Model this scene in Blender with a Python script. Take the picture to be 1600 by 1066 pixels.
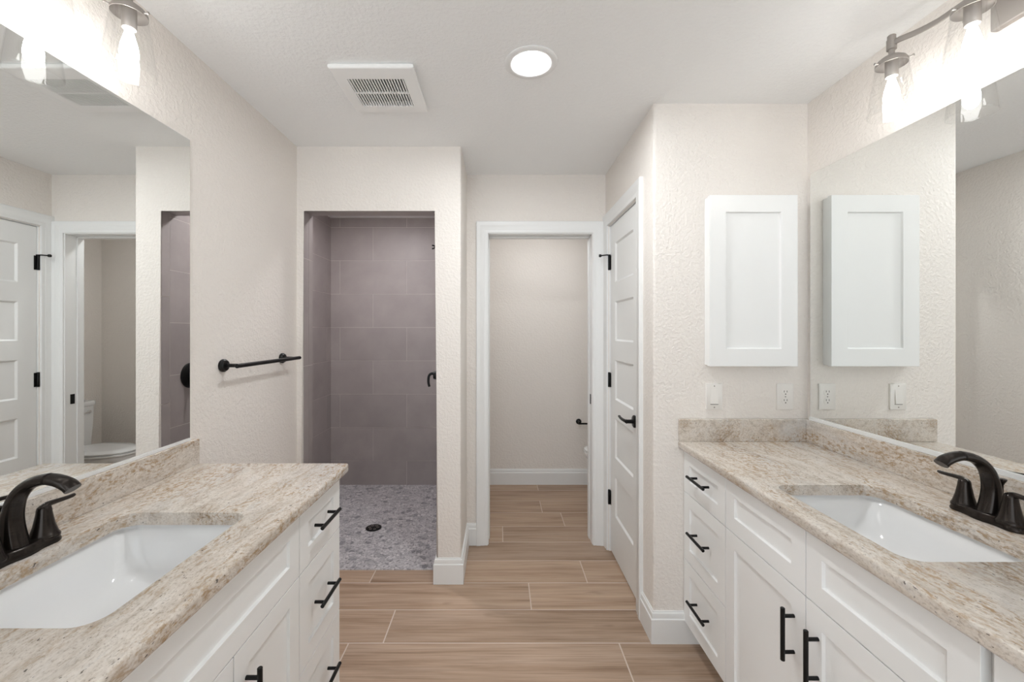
import bpy, bmesh, math, random
from mathutils import Vector, Matrix
random.seed(7)
for _o in list(bpy.data.objects): bpy.data.objects.remove(_o)
SC = bpy.context.scene
COL = SC.collection
PI = math.pi

# ------------------------------------------------------------------ camera
CAMZ = 1.41
cam_d = bpy.data.cameras.new('camera')
cam = bpy.data.objects.new('camera', cam_d); COL.objects.link(cam)
cam.location = (0, 0, CAMZ); cam.rotation_euler = (PI/2, 0, 0)
cam_d.sensor_fit = 'HORIZONTAL'; cam_d.sensor_width = 36
cam_d.lens = 655/1600*36
cam_d.shift_x = (800-781)/1600; cam_d.shift_y = -(533-517)/1600
cam_d.clip_start = 0.02
SC.camera = cam

# ------------------------------------------------------------------ world and exposure
W = bpy.data.worlds.new('world'); SC.world = W; W.use_nodes = True
SKY_LOW = 3.35         # daylight from behind the camera; brightness added to lower half to lift ceiling
SKY_UP = 2.10          # upper half, left weaker
_nt = W.node_tree; _bg = _nt.nodes['Background']
_tc = _nt.nodes.new('ShaderNodeTexCoord'); _sp = _nt.nodes.new('ShaderNodeSeparateXYZ')
_mr = _nt.nodes.new('ShaderNodeMapRange'); _mr.inputs[1].default_value = -.15; _mr.inputs[2].default_value = .15
_mr.inputs[3].default_value = SKY_LOW; _mr.inputs[4].default_value = SKY_UP
_nt.links.new(_tc.outputs['Generated'], _sp.inputs[0]); _nt.links.new(_sp.outputs['Z'], _mr.inputs[0])
_nt.links.new(_mr.outputs[0], _bg.inputs[1])
_bg.inputs[0].default_value = (.885, .95, 1.0, 1)
SC.view_settings.view_transform = 'Standard'; SC.view_settings.look = 'None'
SC.view_settings.gamma = 1; SC.view_settings.use_curve_mapping = False
SC.view_settings.exposure = 0.0
BULB = 30.0          # vanity bulbs
CAN = 255.0           # recessed ceiling light
CAN_S, CAN_T = 310.0, 118.0    # the shower's and the toilet room's own lights


# ------------------------------------------------------------------ materials
def new_mat(name):
    m = bpy.data.materials.new(name); m.use_nodes = True
    nt = m.node_tree
    return m, nt, nt.nodes['Principled BSDF']
def N(nt, t, **kw):
    n = nt.nodes.new(t)
    for k, v in kw.items():
        if k in n.inputs: n.inputs[k].default_value = v
        else: setattr(n, k, v)
    return n
def L(nt, a, b): nt.links.new(a, b)
def simple(name, col, rough=.5, metal=0, spec=.5, coat=0):
    m, nt, p = new_mat(name)
    p.inputs['Base Color'].default_value = (*col, 1); p.inputs['Roughness'].default_value = rough
    p.inputs['Metallic'].default_value = metal; p.inputs['Specular IOR Level'].default_value = spec
    p.inputs['Coat Weight'].default_value = coat
    return m
def ramp(nt, stops, interp='LINEAR'):
    r = nt.nodes.new('ShaderNodeValToRGB'); cr = r.color_ramp; cr.interpolation = interp
    while len(cr.elements) < len(stops): cr.elements.new(.5)
    for e, (p, c) in zip(cr.elements, stops):
        e.position = p; e.color = (*c, 1) if len(c) == 3 else c
    return r
def coords(nt, scale=(1,1,1), rot=(0,0,0), kind='Object'):
    tc = N(nt, 'ShaderNodeTexCoord'); mp = N(nt, 'ShaderNodeMapping')
    mp.inputs['Scale'].default_value = scale; mp.inputs['Rotation'].default_value = rot
    L(nt, tc.outputs[kind], mp.inputs['Vector']); return mp.outputs['Vector']
def mixc(nt, fac, a, b, blend='MIX'):
    m = N(nt, 'ShaderNodeMix', data_type='RGBA', blend_type=blend)
    for i, v in ((0, fac), (6, a), (7, b)):
        if hasattr(v, 'is_linked'): L(nt, v, m.inputs[i])
        else: m.inputs[i].default_value = v if i == 0 else (*v, 1)
    return m.outputs[2]

def textured_paint(name, col, strength):
    m, nt, p = new_mat(name)
    p.inputs['Base Color'].default_value = (*col, 1); p.inputs['Roughness'].default_value = .62
    p.inputs['Specular IOR Level'].default_value = .3
    v = coords(nt)
    n1 = N(nt, 'ShaderNodeTexNoise', Scale=70.0, Detail=3.0, Roughness=.55)
    L(nt, v, n1.inputs['Vector'])
    r = ramp(nt, [(.42, (0,0,0)), (.6, (1,1,1))]); L(nt, n1.outputs['Fac'], r.inputs['Fac'])
    b = N(nt, 'ShaderNodeBump', Strength=strength, Distance=.0022)
    L(nt, r.outputs['Color'], b.inputs['Height']); L(nt, b.outputs['Normal'], p.inputs['Normal'])
    return m
M = {}
M['wall'] = textured_paint('cream_wall_paint', (.85, .80, .75), .55)
M['ceiling'] = textured_paint('ceiling_paint', (.92, .92, .915), .34)
M['trim'] = simple('white_trim_paint', (.86, .86, .85), .35)
M['cabinet'] = simple('white_cabinet_paint', (.90, .90, .89), .33)
M['black'] = simple('matte_black_metal', (.012, .012, .012), .38, .6)
M['dark'] = simple('shade_black', (.02, .02, .02), .8)  # near-black for the painted shade behind the fan slats
M['porcelain'] = simple('white_porcelain', (.88, .88, .88), .08, 0, .5, .3)
M['plastic'] = simple('white_plastic', (.83, .80, .76), .35)
M['ventplastic'] = simple('vent_plastic', (.93, .925, .915), .4)
M['slot'] = simple('dark_slot', (.12, .11, .10), .6)
M['nickel'] = simple('brushed_nickel', (.36, .33, .305), .48, .6)
M['channel'] = simple('white_mirror_channel', (.82, .82, .81), .3)
M['mirror'] = simple('mirror_silver', (.91, .925, .915), .0, 1.0)
M['mirror_edge'] = simple('mirror_glass_edge', (.30, .34, .32), .2)
M['chrome'] = simple('chrome', (.75, .75, .76), .12, 1)

def bronze():
    m, nt, p = new_mat('oil_rubbed_bronze')
    v = coords(nt, (1, 1, 40))
    n = N(nt, 'ShaderNodeTexNoise', Scale=30.0, Detail=3.0); L(nt, v, n.inputs['Vector'])
    r = ramp(nt, [(.35, (.020,.016,.014)), (.7, (.042,.034,.029))]); L(nt, n.outputs['Fac'], r.inputs['Fac'])
    L(nt, r.outputs['Color'], p.inputs['Base Color'])
    p.inputs['Metallic'].default_value = .7; p.inputs['Roughness'].default_value = .2
    return m
M['bronze'] = bronze()

def glass():
    m = bpy.data.materials.new('thin_clear_glass'); m.use_nodes = True; nt = m.node_tree
    nt.nodes.remove(nt.nodes['Principled BSDF']); out = nt.nodes['Material Output']
    t = N(nt, 'ShaderNodeBsdfTransparent'); t.inputs[0].default_value = (.992, .992, .99, 1)
    g = N(nt, 'ShaderNodeBsdfGlossy'); g.inputs['Roughness'].default_value = .03
    lw = N(nt, 'ShaderNodeLayerWeight'); lw.inputs['Blend'].default_value = .35
    r = ramp(nt, [(0, (.03,.03,.03)), (.7, (.09,.09,.09)), (1, (.65,.65,.65))])
    L(nt, lw.outputs['Facing'], r.inputs['Fac'])
    mx = N(nt, 'ShaderNodeMixShader'); L(nt, r.outputs['Color'], mx.inputs[0])
    L(nt, t.outputs[0], mx.inputs[1]); L(nt, g.outputs[0], mx.inputs[2]); L(nt, mx.outputs[0], out.inputs[0])
    return m
M['glass'] = glass()
def emit(name, col, s):
    m, nt, p = new_mat(name)
    p.inputs['Base Color'].default_value = (.9,.9,.9,1)
    p.inputs['Emission Color'].default_value = (*col, 1); p.inputs['Emission Strength'].default_value = s
    return m
M['bulb'] = emit('lit_bulb', (1, 1.0, .98), BULB)
M['can'] = emit('lit_diffuser', (.965, 1.0, 1.02), CAN)
M['can_shower'] = emit('lit_shower_diffuser', (.99, .965, .99), CAN_S)
M['can_toilet'] = emit('lit_toilet_diffuser', (.97, 1.0, 1.02), CAN_T)

def granite():
    m, nt, p = new_mat('cream_granite')
    v0 = coords(nt)
    wn = N(nt, 'ShaderNodeTexNoise', Scale=5.0, Detail=2.0); L(nt, v0, wn.inputs['Vector'])
    vm = N(nt, 'ShaderNodeVectorMath', operation='MULTIPLY_ADD'); L(nt, wn.outputs['Color'], vm.inputs[0])
    vm.inputs[1].default_value = (.07, .07, .07); L(nt, v0, vm.inputs[2])
    def noise(scale, detail, sc=(1, .2, 1), rot=(0,0,.12), rough=.6, dist=0.0, loc=(0,0,0)):
        mp = N(nt, 'ShaderNodeMapping'); mp.inputs['Scale'].default_value = sc; mp.inputs['Rotation'].default_value = rot; mp.inputs['Location'].default_value = loc
        L(nt, vm.outputs[0], mp.inputs['Vector'])
        n = N(nt, 'ShaderNodeTexNoise', Scale=scale, Detail=detail, Roughness=rough, Distortion=dist)
        L(nt, mp.outputs[0], n.inputs['Vector']); return n.outputs['Fac']
    def mask(f, a, b, top=1.0):
        r = ramp(nt, [(a, (0,0,0)), (b, (top,)*3)]); L(nt, f, r.inputs['Fac']); return r.outputs['Color']
    def mul(a, b):
        q = N(nt, 'ShaderNodeMath', operation='MULTIPLY'); L(nt, a, q.inputs[0]); L(nt, b, q.inputs[1]); return q.outputs[0]
    base = ramp(nt, [(.32, (.47,.405,.345)), (.43, (.61,.545,.475)), (.54, (.71,.65,.585)), (.66, (.65,.615,.575)), (.8, (.73,.70,.67))])
    L(nt, noise(30, 9, rough=.70), base.inputs['Fac']); c = base.outputs['Color']
    # grainy mottling of single crystals
    g = ramp(nt, [(.34, (.62,.58,.54)), (.47, (.97,.96,.95)), (.6, (1.04,1.04,1.04)), (.72, (1.16,1.15,1.14))])
    L(nt, noise(210, 5, (1,.55,1), rough=.75), g.inputs['Fac'])
    c = mixc(nt, 1.0, c, g.outputs['Color'], 'MULTIPLY')
    # broad cool grey drifts
    c = mixc(nt, mask(noise(4.5, 4, (1,.3,1), (0,0,-.1), loc=(2,5,1)), .50, .68, .55), c, (.55, .55, .55))
    # rusty golden flecks in long drifts
    drift = mask(noise(8, 5, (1,.26,1), (0,0,.2), .6, loc=(4,1,7)), .45, .58)
    c = mixc(nt, mul(drift, mask(noise(105, 5, (1,.4,1), rough=.72), .47, .62, .9)), c, (.38, .25, .135))
    # soft golden-brown stains
    c = mixc(nt, mul(mask(noise(5, 4, (1,.28,1), (0,0,.2), .6, loc=(6,8,3)), .56, .70), mask(noise(34, 6, (1,.3,1), rough=.7, loc=(5,2,2)), .40, .64, .75)), c, (.42, .29, .165))
    # dark brown veins
    vein = mask(noise(6, 5, (1,.2,1), (0,0,.16), .62, loc=(9,3,2)), .55, .66)
    c = mixc(nt, mul(vein, mask(noise(85, 5, (1,.38,1), rough=.72, loc=(1,1,1)), .46, .62, .85)), c, (.215, .135, .07))
    # small black mineral specks
    c = mixc(nt, mask(noise(150, 2, (1,.6,1), rough=.5, loc=(3,3,3)), .69, .74, .85), c, (.07, .055, .05))
    L(nt, c, p.inputs['Base Color'])
    p.inputs['Roughness'].default_value = .22; p.inputs['Coat Weight'].default_value = .1
    return m
M['granite'] = granite()

def wood_tile():
    m, nt, p = new_mat('wood_look_tile')
    at = N(nt, 'ShaderNodeAttribute', attribute_name='rnd')
    tc = N(nt, 'ShaderNodeTexCoord')
    vm = N(nt, 'ShaderNodeVectorMath', operation='MULTIPLY_ADD')
    L(nt, at.outputs['Color'], vm.inputs[0]); vm.inputs[1].default_value = (37, 53, 11); L(nt, tc.outputs['Object'], vm.inputs[2])
    def noise(sc, scale, detail, rough=.6, dist=0):
        mp = N(nt, 'ShaderNodeMapping'); mp.inputs['Scale'].default_value = sc; L(nt, vm.outputs[0], mp.inputs['Vector'])
        n = N(nt, 'ShaderNodeTexNoise', Scale=scale, Detail=detail, Roughness=rough, Distortion=dist)
        L(nt, mp.outputs[0], n.inputs['Vector']); return n.outputs['Fac']
    base = ramp(nt, [(.30, (.29,.185,.12)), (.46, (.43,.30,.21)), (.58, (.485,.35,.255)), (.74, (.53,.395,.30))])
    L(nt, noise((.13, 2.2, 1), 7, 6, .62, .6), base.inputs['Fac'])
    fine = ramp(nt, [(.3, (.72,.70,.68)), (.5, (.98,.98,.98)), (.7, (1.14,1.14,1.14))])
    L(nt, noise((.05, 3.0, 1), 60, 4, .6), fine.inputs['Fac'])
    c = mixc(nt, 1.0, base.outputs['Color'], fine.outputs['Color'], 'MULTIPLY')
    kn = ramp(nt, [(.70, (0,0,0)), (.80, (.7,.7,.7))]); L(nt, noise((.35, 1.6, 1), 9, 2), kn.inputs['Fac'])
    c = mixc(nt, kn.outputs['Color'], c, (.20, .125, .08))
    sep = N(nt, 'ShaderNodeSeparateColor'); L(nt, at.outputs['Color'], sep.inputs[0])
    tr = ramp(nt, [(0, (.90,.90,.91)), (1, (1.06,1.05,1.04))]); L(nt, sep.outputs[0], tr.inputs['Fac'])
    c = mixc(nt, 1.0, c, tr.outputs['Color'], 'MULTIPLY')
    L(nt, c, p.inputs['Base Color']); p.inputs['Roughness'].default_value = .42
    p.inputs['Specular IOR Level'].default_value = .4
    return m
M['wood'] = wood_tile()
M['grout'] = simple('light_grout', (.66, .56, .49), .9)

def shower_tile():
    m, nt, p = new_mat('taupe_tile')
    at = N(nt, 'ShaderNodeAttribute', attribute_name='rnd')
    v = coords(nt)
    n = N(nt, 'ShaderNodeTexNoise', Scale=5.0, Detail=5.0, Roughness=.6); L(nt, v, n.inputs['Vector'])
    r = ramp(nt, [(.3, (.33,.293,.285)), (.7, (.385,.345,.335))]); L(nt, n.outputs['Fac'], r.inputs['Fac'])
    sep = N(nt, 'ShaderNodeSeparateColor'); L(nt, at.outputs['Color'], sep.inputs[0])
    tr = ramp(nt, [(0, (.95,.95,.95)), (1, (1.05,1.05,1.05))]); L(nt, sep.outputs[0], tr.inputs['Fac'])
    L(nt, mixc(nt, 1.0, r.outputs['Color'], tr.outputs['Color'], 'MULTIPLY'), p.inputs['Base Color'])
    p.inputs['Roughness'].default_value = .45
    return m
M['tile'] = shower_tile()
M['tilegrout'] = simple('tile_grout', (.62, .58, .55), .9)

def pebble():
    m, nt, p = new_mat('flat_pebble_mosaic')
    v = coords(nt, (1, 1, 0))
    wn = N(nt, 'ShaderNodeTexNoise', Scale=14.0, Detail=2.0); L(nt, v, wn.inputs['Vector'])
    vm = N(nt, 'ShaderNodeVectorMath', operation='MULTIPLY_ADD'); L(nt, wn.outputs['Color'], vm.inputs[0])
    vm.inputs[1].default_value = (.03, .03, 0); L(nt, v, vm.inputs[2])
    vo = N(nt, 'ShaderNodeTexVoronoi', Scale=30.0); L(nt, vm.outputs[0], vo.inputs['Vector'])
    ve = N(nt, 'ShaderNodeTexVoronoi', Scale=30.0, feature='DISTANCE_TO_EDGE'); L(nt, vm.outputs[0], ve.inputs['Vector'])
    sep = N(nt, 'ShaderNodeSeparateColor'); L(nt, vo.outputs['Color'], sep.inputs[0])
    cr = ramp(nt, [(0, (.26,.25,.265)), (.15, (.45,.43,.445)), (.5, (.58,.555,.565)), (1, (.68,.65,.65))])
    L(nt, sep.outputs[0], cr.inputs['Fac'])
    n2 = N(nt, 'ShaderNodeTexNoise', Scale=60.0, Detail=4.0); L(nt, v, n2.inputs['Vector'])
    r2 = ramp(nt, [(.35, (.72,.72,.74)), (.6, (1.05,1.05,1.05))]); L(nt, n2.outputs['Fac'], r2.inputs['Fac'])
    c = mixc(nt, 1.0, cr.outputs['Color'], r2.outputs['Color'], 'MULTIPLY')
    er = ramp(nt, [(.0, (1,1,1)), (.10, (0,0,0))]); L(nt, ve.outputs['Distance'], er.inputs['Fac'])
    c = mixc(nt, er.outputs['Color'], c, (.44, .425, .43))
    n3 = N(nt, 'ShaderNodeTexNoise', Scale=70.0, Detail=3.0); 
    mp3 = N(nt, 'ShaderNodeMapping'); mp3.inputs['Location'].default_value = (3, 7, 1); L(nt, vm.outputs[0], mp3.inputs['Vector']); L(nt, mp3.outputs[0], n3.inputs['Vector'])
    r3 = ramp(nt, [(.54, (0,0,0)), (.66, (.9,.9,.9))]); L(nt, n3.outputs['Fac'], r3.inputs['Fac'])
    c = mixc(nt, r3.outputs['Color'], c, (.17, .155, .165))
    L(nt, c, p.inputs['Base Color']); p.inputs['Roughness'].default_value = .55
    b = N(nt, 'ShaderNodeBump', Strength=.4, Distance=.003)
    L(nt, ve.outputs['Distance'], b.inputs['Height']); L(nt, b.outputs['Normal'], p.inputs['Normal'])
    return m
M['pebble'] = pebble()

# ------------------------------------------------------------------ mesh helpers
def BM(): return bmesh.new()
def box(bm, x0, x1, y0, y1, z0, z1, mi=0):
    vs = [bm.verts.new((x, y, z)) for z in (z0, z1) for y in (y0, y1) for x in (x0, x1)]
    for f in ((0,2,3,1), (4,5,7,6), (0,1,5,4), (2,6,7,3), (0,4,6,2), (1,3,7,5)):
        bm.faces.new([vs[i] for i in f]).material_index = mi
    return vs
def obj(name, bm, mat, parent=None, bevel=0, seg=2, smooth=None, loc=None):
    me = bpy.data.meshes.new(name)
    bmesh.ops.recalc_face_normals(bm, faces=bm.faces[:]) if smooth != 'keep' else None
    bm.to_mesh(me); bm.free()
    for m in (mat if isinstance(mat, (list, tuple)) else [mat]): me.materials.append(M[m])
    o = bpy.data.objects.new(name, me); COL.objects.link(o)
    if parent: o.parent = parent
    if loc: o.location = loc
    if isinstance(smooth, (int, float)) and not isinstance(smooth, bool):
        for p in me.polygons: p.use_smooth = True
        me.set_sharp_from_angle(angle=math.radians(smooth))
    if bevel:
        b = o.modifiers.new('bevel', 'BEVEL'); b.width = bevel; b.segments = seg
        b.limit_method = 'ANGLE'; b.angle_limit = math.radians(40); b.harden_normals = True
        for p in me.polygons: p.use_smooth = True
        if not isinstance(smooth, (int, float)) or isinstance(smooth, bool): me.set_sharp_from_angle(angle=math.radians(30))
    return o
def thing(name, label, cat, loc=(0,0,0), rz=0, group=None):
    o = bpy.data.objects.new(name, None); COL.objects.link(o); o.empty_display_size = .05
    o.location = loc; o.rotation_euler = (0, 0, rz)
    return tag(o, label, cat, group)
def tag(o, label, cat, group=None):
    o['label'] = label; o['category'] = cat
    if group: o['group'] = group
    return o
def struct(o, label=None, cat=None):
    o['kind'] = 'structure'
    if label: o['label'] = label
    if cat: o['category'] = cat
    return o
def bevel_edges(bm, test, w, seg=4):
    es = [e for e in bm.edges if test((e.verts[0].co + e.verts[1].co)/2, (e.verts[1].co - e.verts[0].co).normalized())]
    if es: bmesh.ops.bevel(bm, geom=es, offset=w, segments=seg, profile=.5, affect='EDGES')
def loft(bm, loops, cap0=True, cap1=True, closed=True, mi=0):
    vl = [[bm.verts.new(p) for p in lp] for lp in loops]
    n = len(vl[0])
    for a, b in zip(vl, vl[1:]):
        for i in range(n if closed else n-1):
            j = (i+1) % n
            bm.faces.new((a[i], a[j], b[j], b[i])).material_index = mi
    if cap0: bm.faces.new(list(reversed(vl[0]))).material_index = mi
    if cap1: bm.faces.new(vl[-1]).material_index = mi
    return vl
def lathe(bm, prof, c=(0,0,0), axis='Z', n=32, cap0=True, cap1=True, mi=0):
    """prof: (radius, height) pairs, spun about axis through c."""
    ls = []
    for r, h in prof:
        lp = []
        for i in range(n):
            a = 2*PI*i/n; u, v = r*math.cos(a), r*math.sin(a)
            p = {'Z': (u, v, h), 'X': (h, u, v), 'Y': (v, h, u)}[axis]
            lp.append((c[0]+p[0], c[1]+p[1], c[2]+p[2]))
        ls.append(lp)
    return loft(bm, ls, cap0, cap1, mi=mi)
def tube(bm, pts, rad, n=16, up=(0,0,1), caps=True):
    """rad: list of (rx, ry) or numbers per point; rx along the side axis, ry along the in-plane normal."""
    pts = [Vector(p) for p in pts]; ls = []
    for i, p in enumerate(pts):
        t = (pts[min(i+1, len(pts)-1)] - pts[max(i-1, 0)]).normalized()
        s = t.cross(Vector(up))
        if s.length < 1e-4: s = t.cross(Vector((1, 0, 0)))
        s.normalize(); q = s.cross(t)
        r = rad[i] if isinstance(rad, (list, tuple)) else rad
        rx, ry = r if isinstance(r, (list, tuple)) else (r, r)
        ls.append([p + s*rx*math.cos(2*PI*k/n) + q*ry*math.sin(2*PI*k/n) for k in range(n)])
    return loft(bm, ls, caps, caps)
def rrect(cx, cy, w, h, r, z, n=8):
    pts = []
    for (sx, sy, a0) in ((1,1,0), (-1,1,90), (-1,-1,180), (1,-1,270)):
        for k in range(n+1):
            a = math.radians(a0 + 90*k/n)
            pts.append((cx + sx*(w/2-r) + r*math.cos(a), cy + sy*(h/2-r) + r*math.sin(a), z))
    return pts
def catmull(P, k=6):
    P = [Vector(p) for p in P]; out = []
    for i in range(len(P)-1):
        p0, p1, p2, p3 = P[max(i-1,0)], P[i], P[i+1], P[min(i+2, len(P)-1)]
        for j in range(k):
            t = j/k
            out.append(.5*((2*p1) + (p2-p0)*t + (2*p0-5*p1+4*p2-p3)*t*t + (3*p1-p0-3*p2+p3)*t**3))
    out.append(P[-1]); return out
def sweep(bm, path, prof, normal):
    """mitred sweep of an open moulding: prof (u, v), u = in-plane offset to the right of travel, v = along normal."""
    nrm = Vector(normal).normalized(); P = [Vector(p) for p in path]; ls = []
    for i, p in enumerate(P):
        d0 = (P[i]-P[i-1]).normalized() if i > 0 else (P[1]-P[0]).normalized()
        d1 = (P[i+1]-P[i]).normalized() if i < len(P)-1 else d0
        s0, s1 = d0.cross(nrm), d1.cross(nrm)
        m = s0 + s1; m = m / (m.dot(s0)) if abs(m.dot(s0)) > 1e-5 else s0
        ls.append([p + m*u + nrm*v for u, v in prof])
    loft(bm, ls)
def panel_front(bm, x0, x1, z0, z1, panels, yf, thick, recess, slope):
    """slab facing -Y with recessed panels (px0, px1, pz0, pz1)."""
    xs = sorted({x0, x1, *[p[0] for p in panels], *[p[1] for p in panels]})
    zs = sorted({z0, z1, *[p[2] for p in panels], *[p[3] for p in panels]})
    def q(*c): bm.faces.new([bm.verts.new(p) for p in c])
    for i in range(len(xs)-1):
        for k in range(len(zs)-1):
            a, b, c, d = xs[i], xs[i+1], zs[k], zs[k+1]; mx, mz = (a+b)/2, (c+d)/2
            if any(p[0] < mx < p[1] and p[2] < mz < p[3] for p in panels): continue
            q((a,yf,c), (b,yf,c), (b,yf,d), (a,yf,d))
    yr = yf + recess
    for a, b, c, d in panels:
        e, f, g, h = a+slope, b-slope, c+slope, d-slope
        # split walls at the grid lines the frame uses so that the seams weld
        q((e,yr,g), (f,yr,g), (f,yr,h), (e,yr,h))
        px = [x for x in xs if a-1e-6 <= x <= b+1e-6]; pz = [z for z in zs if c-1e-6 <= z <= d+1e-6]
        q(*[(x,yf,c) for x in px], (f,yr,g), (e,yr,g)); q(*[(b,yf,z) for z in pz], (f,yr,h), (f,yr,g))
        q(*[(x,yf,d) for x in reversed(px)], (e,yr,h), (f,yr,h)); q(*[(a,yf,z) for z in reversed(pz)], (e,yr,g), (e,yr,h))
    yb = yf + thick
    rim = [(x, z0) for x in xs] + [(x1, z) for z in zs[1:]] + [(x, z1) for x in reversed(xs[:-1])] + [(x0, z) for z in reversed(zs[1:-1])]
    for p, t in zip(rim, rim[1:]+rim[:1]):
        q((p[0],yf,p[1]), (p[0],yb,p[1]), (t[0],yb,t[1]), (t[0],yf,t[1]))
    q(*[(x, yb, z) for x, z in reversed(rim)])
    bmesh.ops.remove_doubles(bm, verts=bm.verts[:], dist=1e-5)
def rect_tiles(bm, org, U, V, Nn, tiles, grout=.003, lift=.0015, layer='rnd', base=None):
    """flat tiles (u0,u1,v0,v1) on a plane; each gets its own random tint, a grout bed lies behind."""
    lay = bm.loops.layers.float_color.get(layer) or bm.loops.layers.float_color.new(layer)
    org, U, V, Nn = map(Vector, (org, U, V, Nn)); g = grout/2
    if base:
        u0, u1, v0, v1, th = base
        P = [org+U*u+V*v-Nn*d for d in (th, 0) for v in (v0, v1) for u in (u0, u1)]
        vs = [bm.verts.new(p) for p in P]
        for f in ((0,2,3,1), (4,5,7,6), (0,1,5,4), (2,6,7,3), (0,4,6,2), (1,3,7,5)):
            bm.faces.new([vs[i] for i in f]).material_index = 1
    for (u0, u1, v0, v1) in tiles:
        if u1-u0 < 2*g+.001 or v1-v0 < 2*g+.001: continue
        c = (random.random(), random.random(), random.random(), 1)
        top = [org+U*u+V*v+Nn*lift for u, v in ((u0+g,v0+g), (u1-g,v0+g), (u1-g,v1-g), (u0+g,v1-g))]
        bot = [p - Nn*(lift+.0005) for p in top]
        tv = [bm.verts.new(p) for p in top]; bv = [bm.verts.new(p) for p in bot]
        fs = [bm.faces.new(tv)] + [bm.faces.new((bv[i], bv[(i+1)%4], tv[(i+1)%4], tv[i])) for i in range(4)]
        for f in fs:
            f.material_index = 0
            for lp in f.loops: lp[lay] = c

# ------------------------------------------------------------------ room dimensions
H = 2.44
XL, XR = -1.135, 1.395            # the two vanity walls
YS, YSI = 2.343, 2.47             # shower front wall, outer and inner face
YB = 2.764                        # wall with the toilet room door
YM = 1.90                         # short wall with the medicine cabinet
XC = .697                         # closet door wall
XP = -.218                        # hall side of the shower partition
YT = 3.85                         # far wall of toilet room and shower
REAR = -1.3

# floor: wood-look planks, 1.22 m long, rows across the room
bm = BM()
PX0, PX1 = XL-.1, 1.50
tiles = []
pitch, y0 = .2262, 1.892
joint = {-1: .5376, 0: -.527, 1: .16, 2: .49, 3: -.25, 4: .02, 5: -.75, 6: .33, 7: -.4, 8: .34}
for k in range(-15, 10):
    j = joint.get(k, ((k*0.43) % 1.22))
    a, b = y0+k*pitch, y0+(k+1)*pitch
    b = min(b, YT+.02)
    x = j - 1.22*4
    while x < PX1:
        u0, u1 = max(x, PX0), min(x+1.22, PX1)
        x += 1.22
        if u1 <= u0 or b <= a: continue
        if b > YSI+.001 and u0 < -.29:            # the shower has its own floor
            if u1 <= -.29: 
                if a < YSI: tiles.append((u0, u1, a, YSI))
                continue
            if a < YSI: tiles.append((u0, -.29, a, YSI))
            u0 = -.29
        tiles.append((u0, u1, a, b))
rect_tiles(bm, (0,0,-.0006), (1,0,0), (0,1,0), (0,0,1), tiles, .0060, .0006, base=(PX0, PX1, REAR, YT+.02, .1))
struct(obj('floor', bm, ['wood', 'grout'], smooth='keep'))

# shower floor of flat pebbles
bm = BM(); box(bm, -1.56, -.34, YSI, YT, -.09, .003)
struct(obj('floor', bm, 'pebble'), 'shower floor of flat grey pebble mosaic', 'floor')

# ceilings
bm = BM(); box(bm, -1.75, 1.60, REAR, YT+.14, H, H+.1)
struct(obj('ceiling', bm, 'ceiling'))

# walls
def wall(name, *boxes, mat='wall', bev=None, seg=4, w=.012):
    bm = BM()
    for b in boxes: box(bm, *b)
    if bev: bevel_edges(bm, bev, w, seg)
    return struct(obj(name, bm, mat, smooth=30))
wall('wall_left', (XL-.12, XL, REAR, YS, 0, H))
wall('rear_light_blocker', (.45, XR, REAR-.12, REAR, 0, H))  # unseen panel added to keep rear daylight off the cabinet wall
wall('wall_right', (XR, XR+.12, REAR, YM+.12, 0, H))
wall('wall_cabinet', (XC, XR, YM, YM+.12, 0, H),
     bev=lambda c, d: abs(d.z) > .9 and abs(c.x-XC) < 1e-3 and abs(c.y-YM) < 1e-3)
DY0, DY1, DZ = 2.118, 2.690, 2.082         # closet door opening
wall('wall_closet', (XC, XC+.10, YM+.12, DY0, 0, H), (XC, XC+.10, DY1, YB, 0, H), (XC, XC+.10, DY0, DY1, DZ, H))
TX0, TX1, TZ = -.087, .621, 2.060          # toilet room door opening
wall('wall_back', (XP, TX0, YB, YB+.12, 0, H), (TX1, 1.40, YB, YB+.12, 0, H), (TX0, TX1, YB, YB+.12, TZ, H))
SX0, SX1, SZ = -1.105, -.354, 2.09         # shower opening
# shower front wall with an opening, round drywall corners: built as one ring with inner reveal
bm = BM()
bx0 = -1.66
P = [(bx0,0), (bx0,H), (XP,H), (XP,0), (SX1,0), (SX1,SZ), (SX0,SZ), (SX0,0)]
f = [bm.verts.new((x, YS, z)) for x, z in P]; b = [bm.verts.new((x, YSI, z)) for x, z in P]
bm.faces.new(f); bm.faces.new(list(reversed(b)))
for i in range(8):
    j = (i+1) % 8; bm.faces.new((f[j], f[i], b[i], b[j]))
bevel_edges(bm, lambda c, d: abs(c.y-YS) < 1e-3 and abs(d.y) < .1 and (
    (abs(c.x-SX0) < 1e-3) or (abs(c.x-SX1) < 1e-3) or (abs(c.z-SZ) < 1e-3) or (abs(c.x-XP) < 1e-3)), .010, 4)
bmesh.ops.triangulate(bm, faces=[q for q in bm.faces if len(q.verts) > 4])
struct(obj('wall_shower', bm, 'wall', smooth=30))
wall('wall_partition', (-.345, XP, YSI, YT, 0, H))
wall('wall_far', (-1.66, 1.52, YT, YT+.12, 0, H))
wall('wall_toilet', (1.40, 1.52, YB+.12, YT, 0, H))
wall('wall_shower_side', (-1.66, -1.55, YSI, YT, 0, H))

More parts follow.
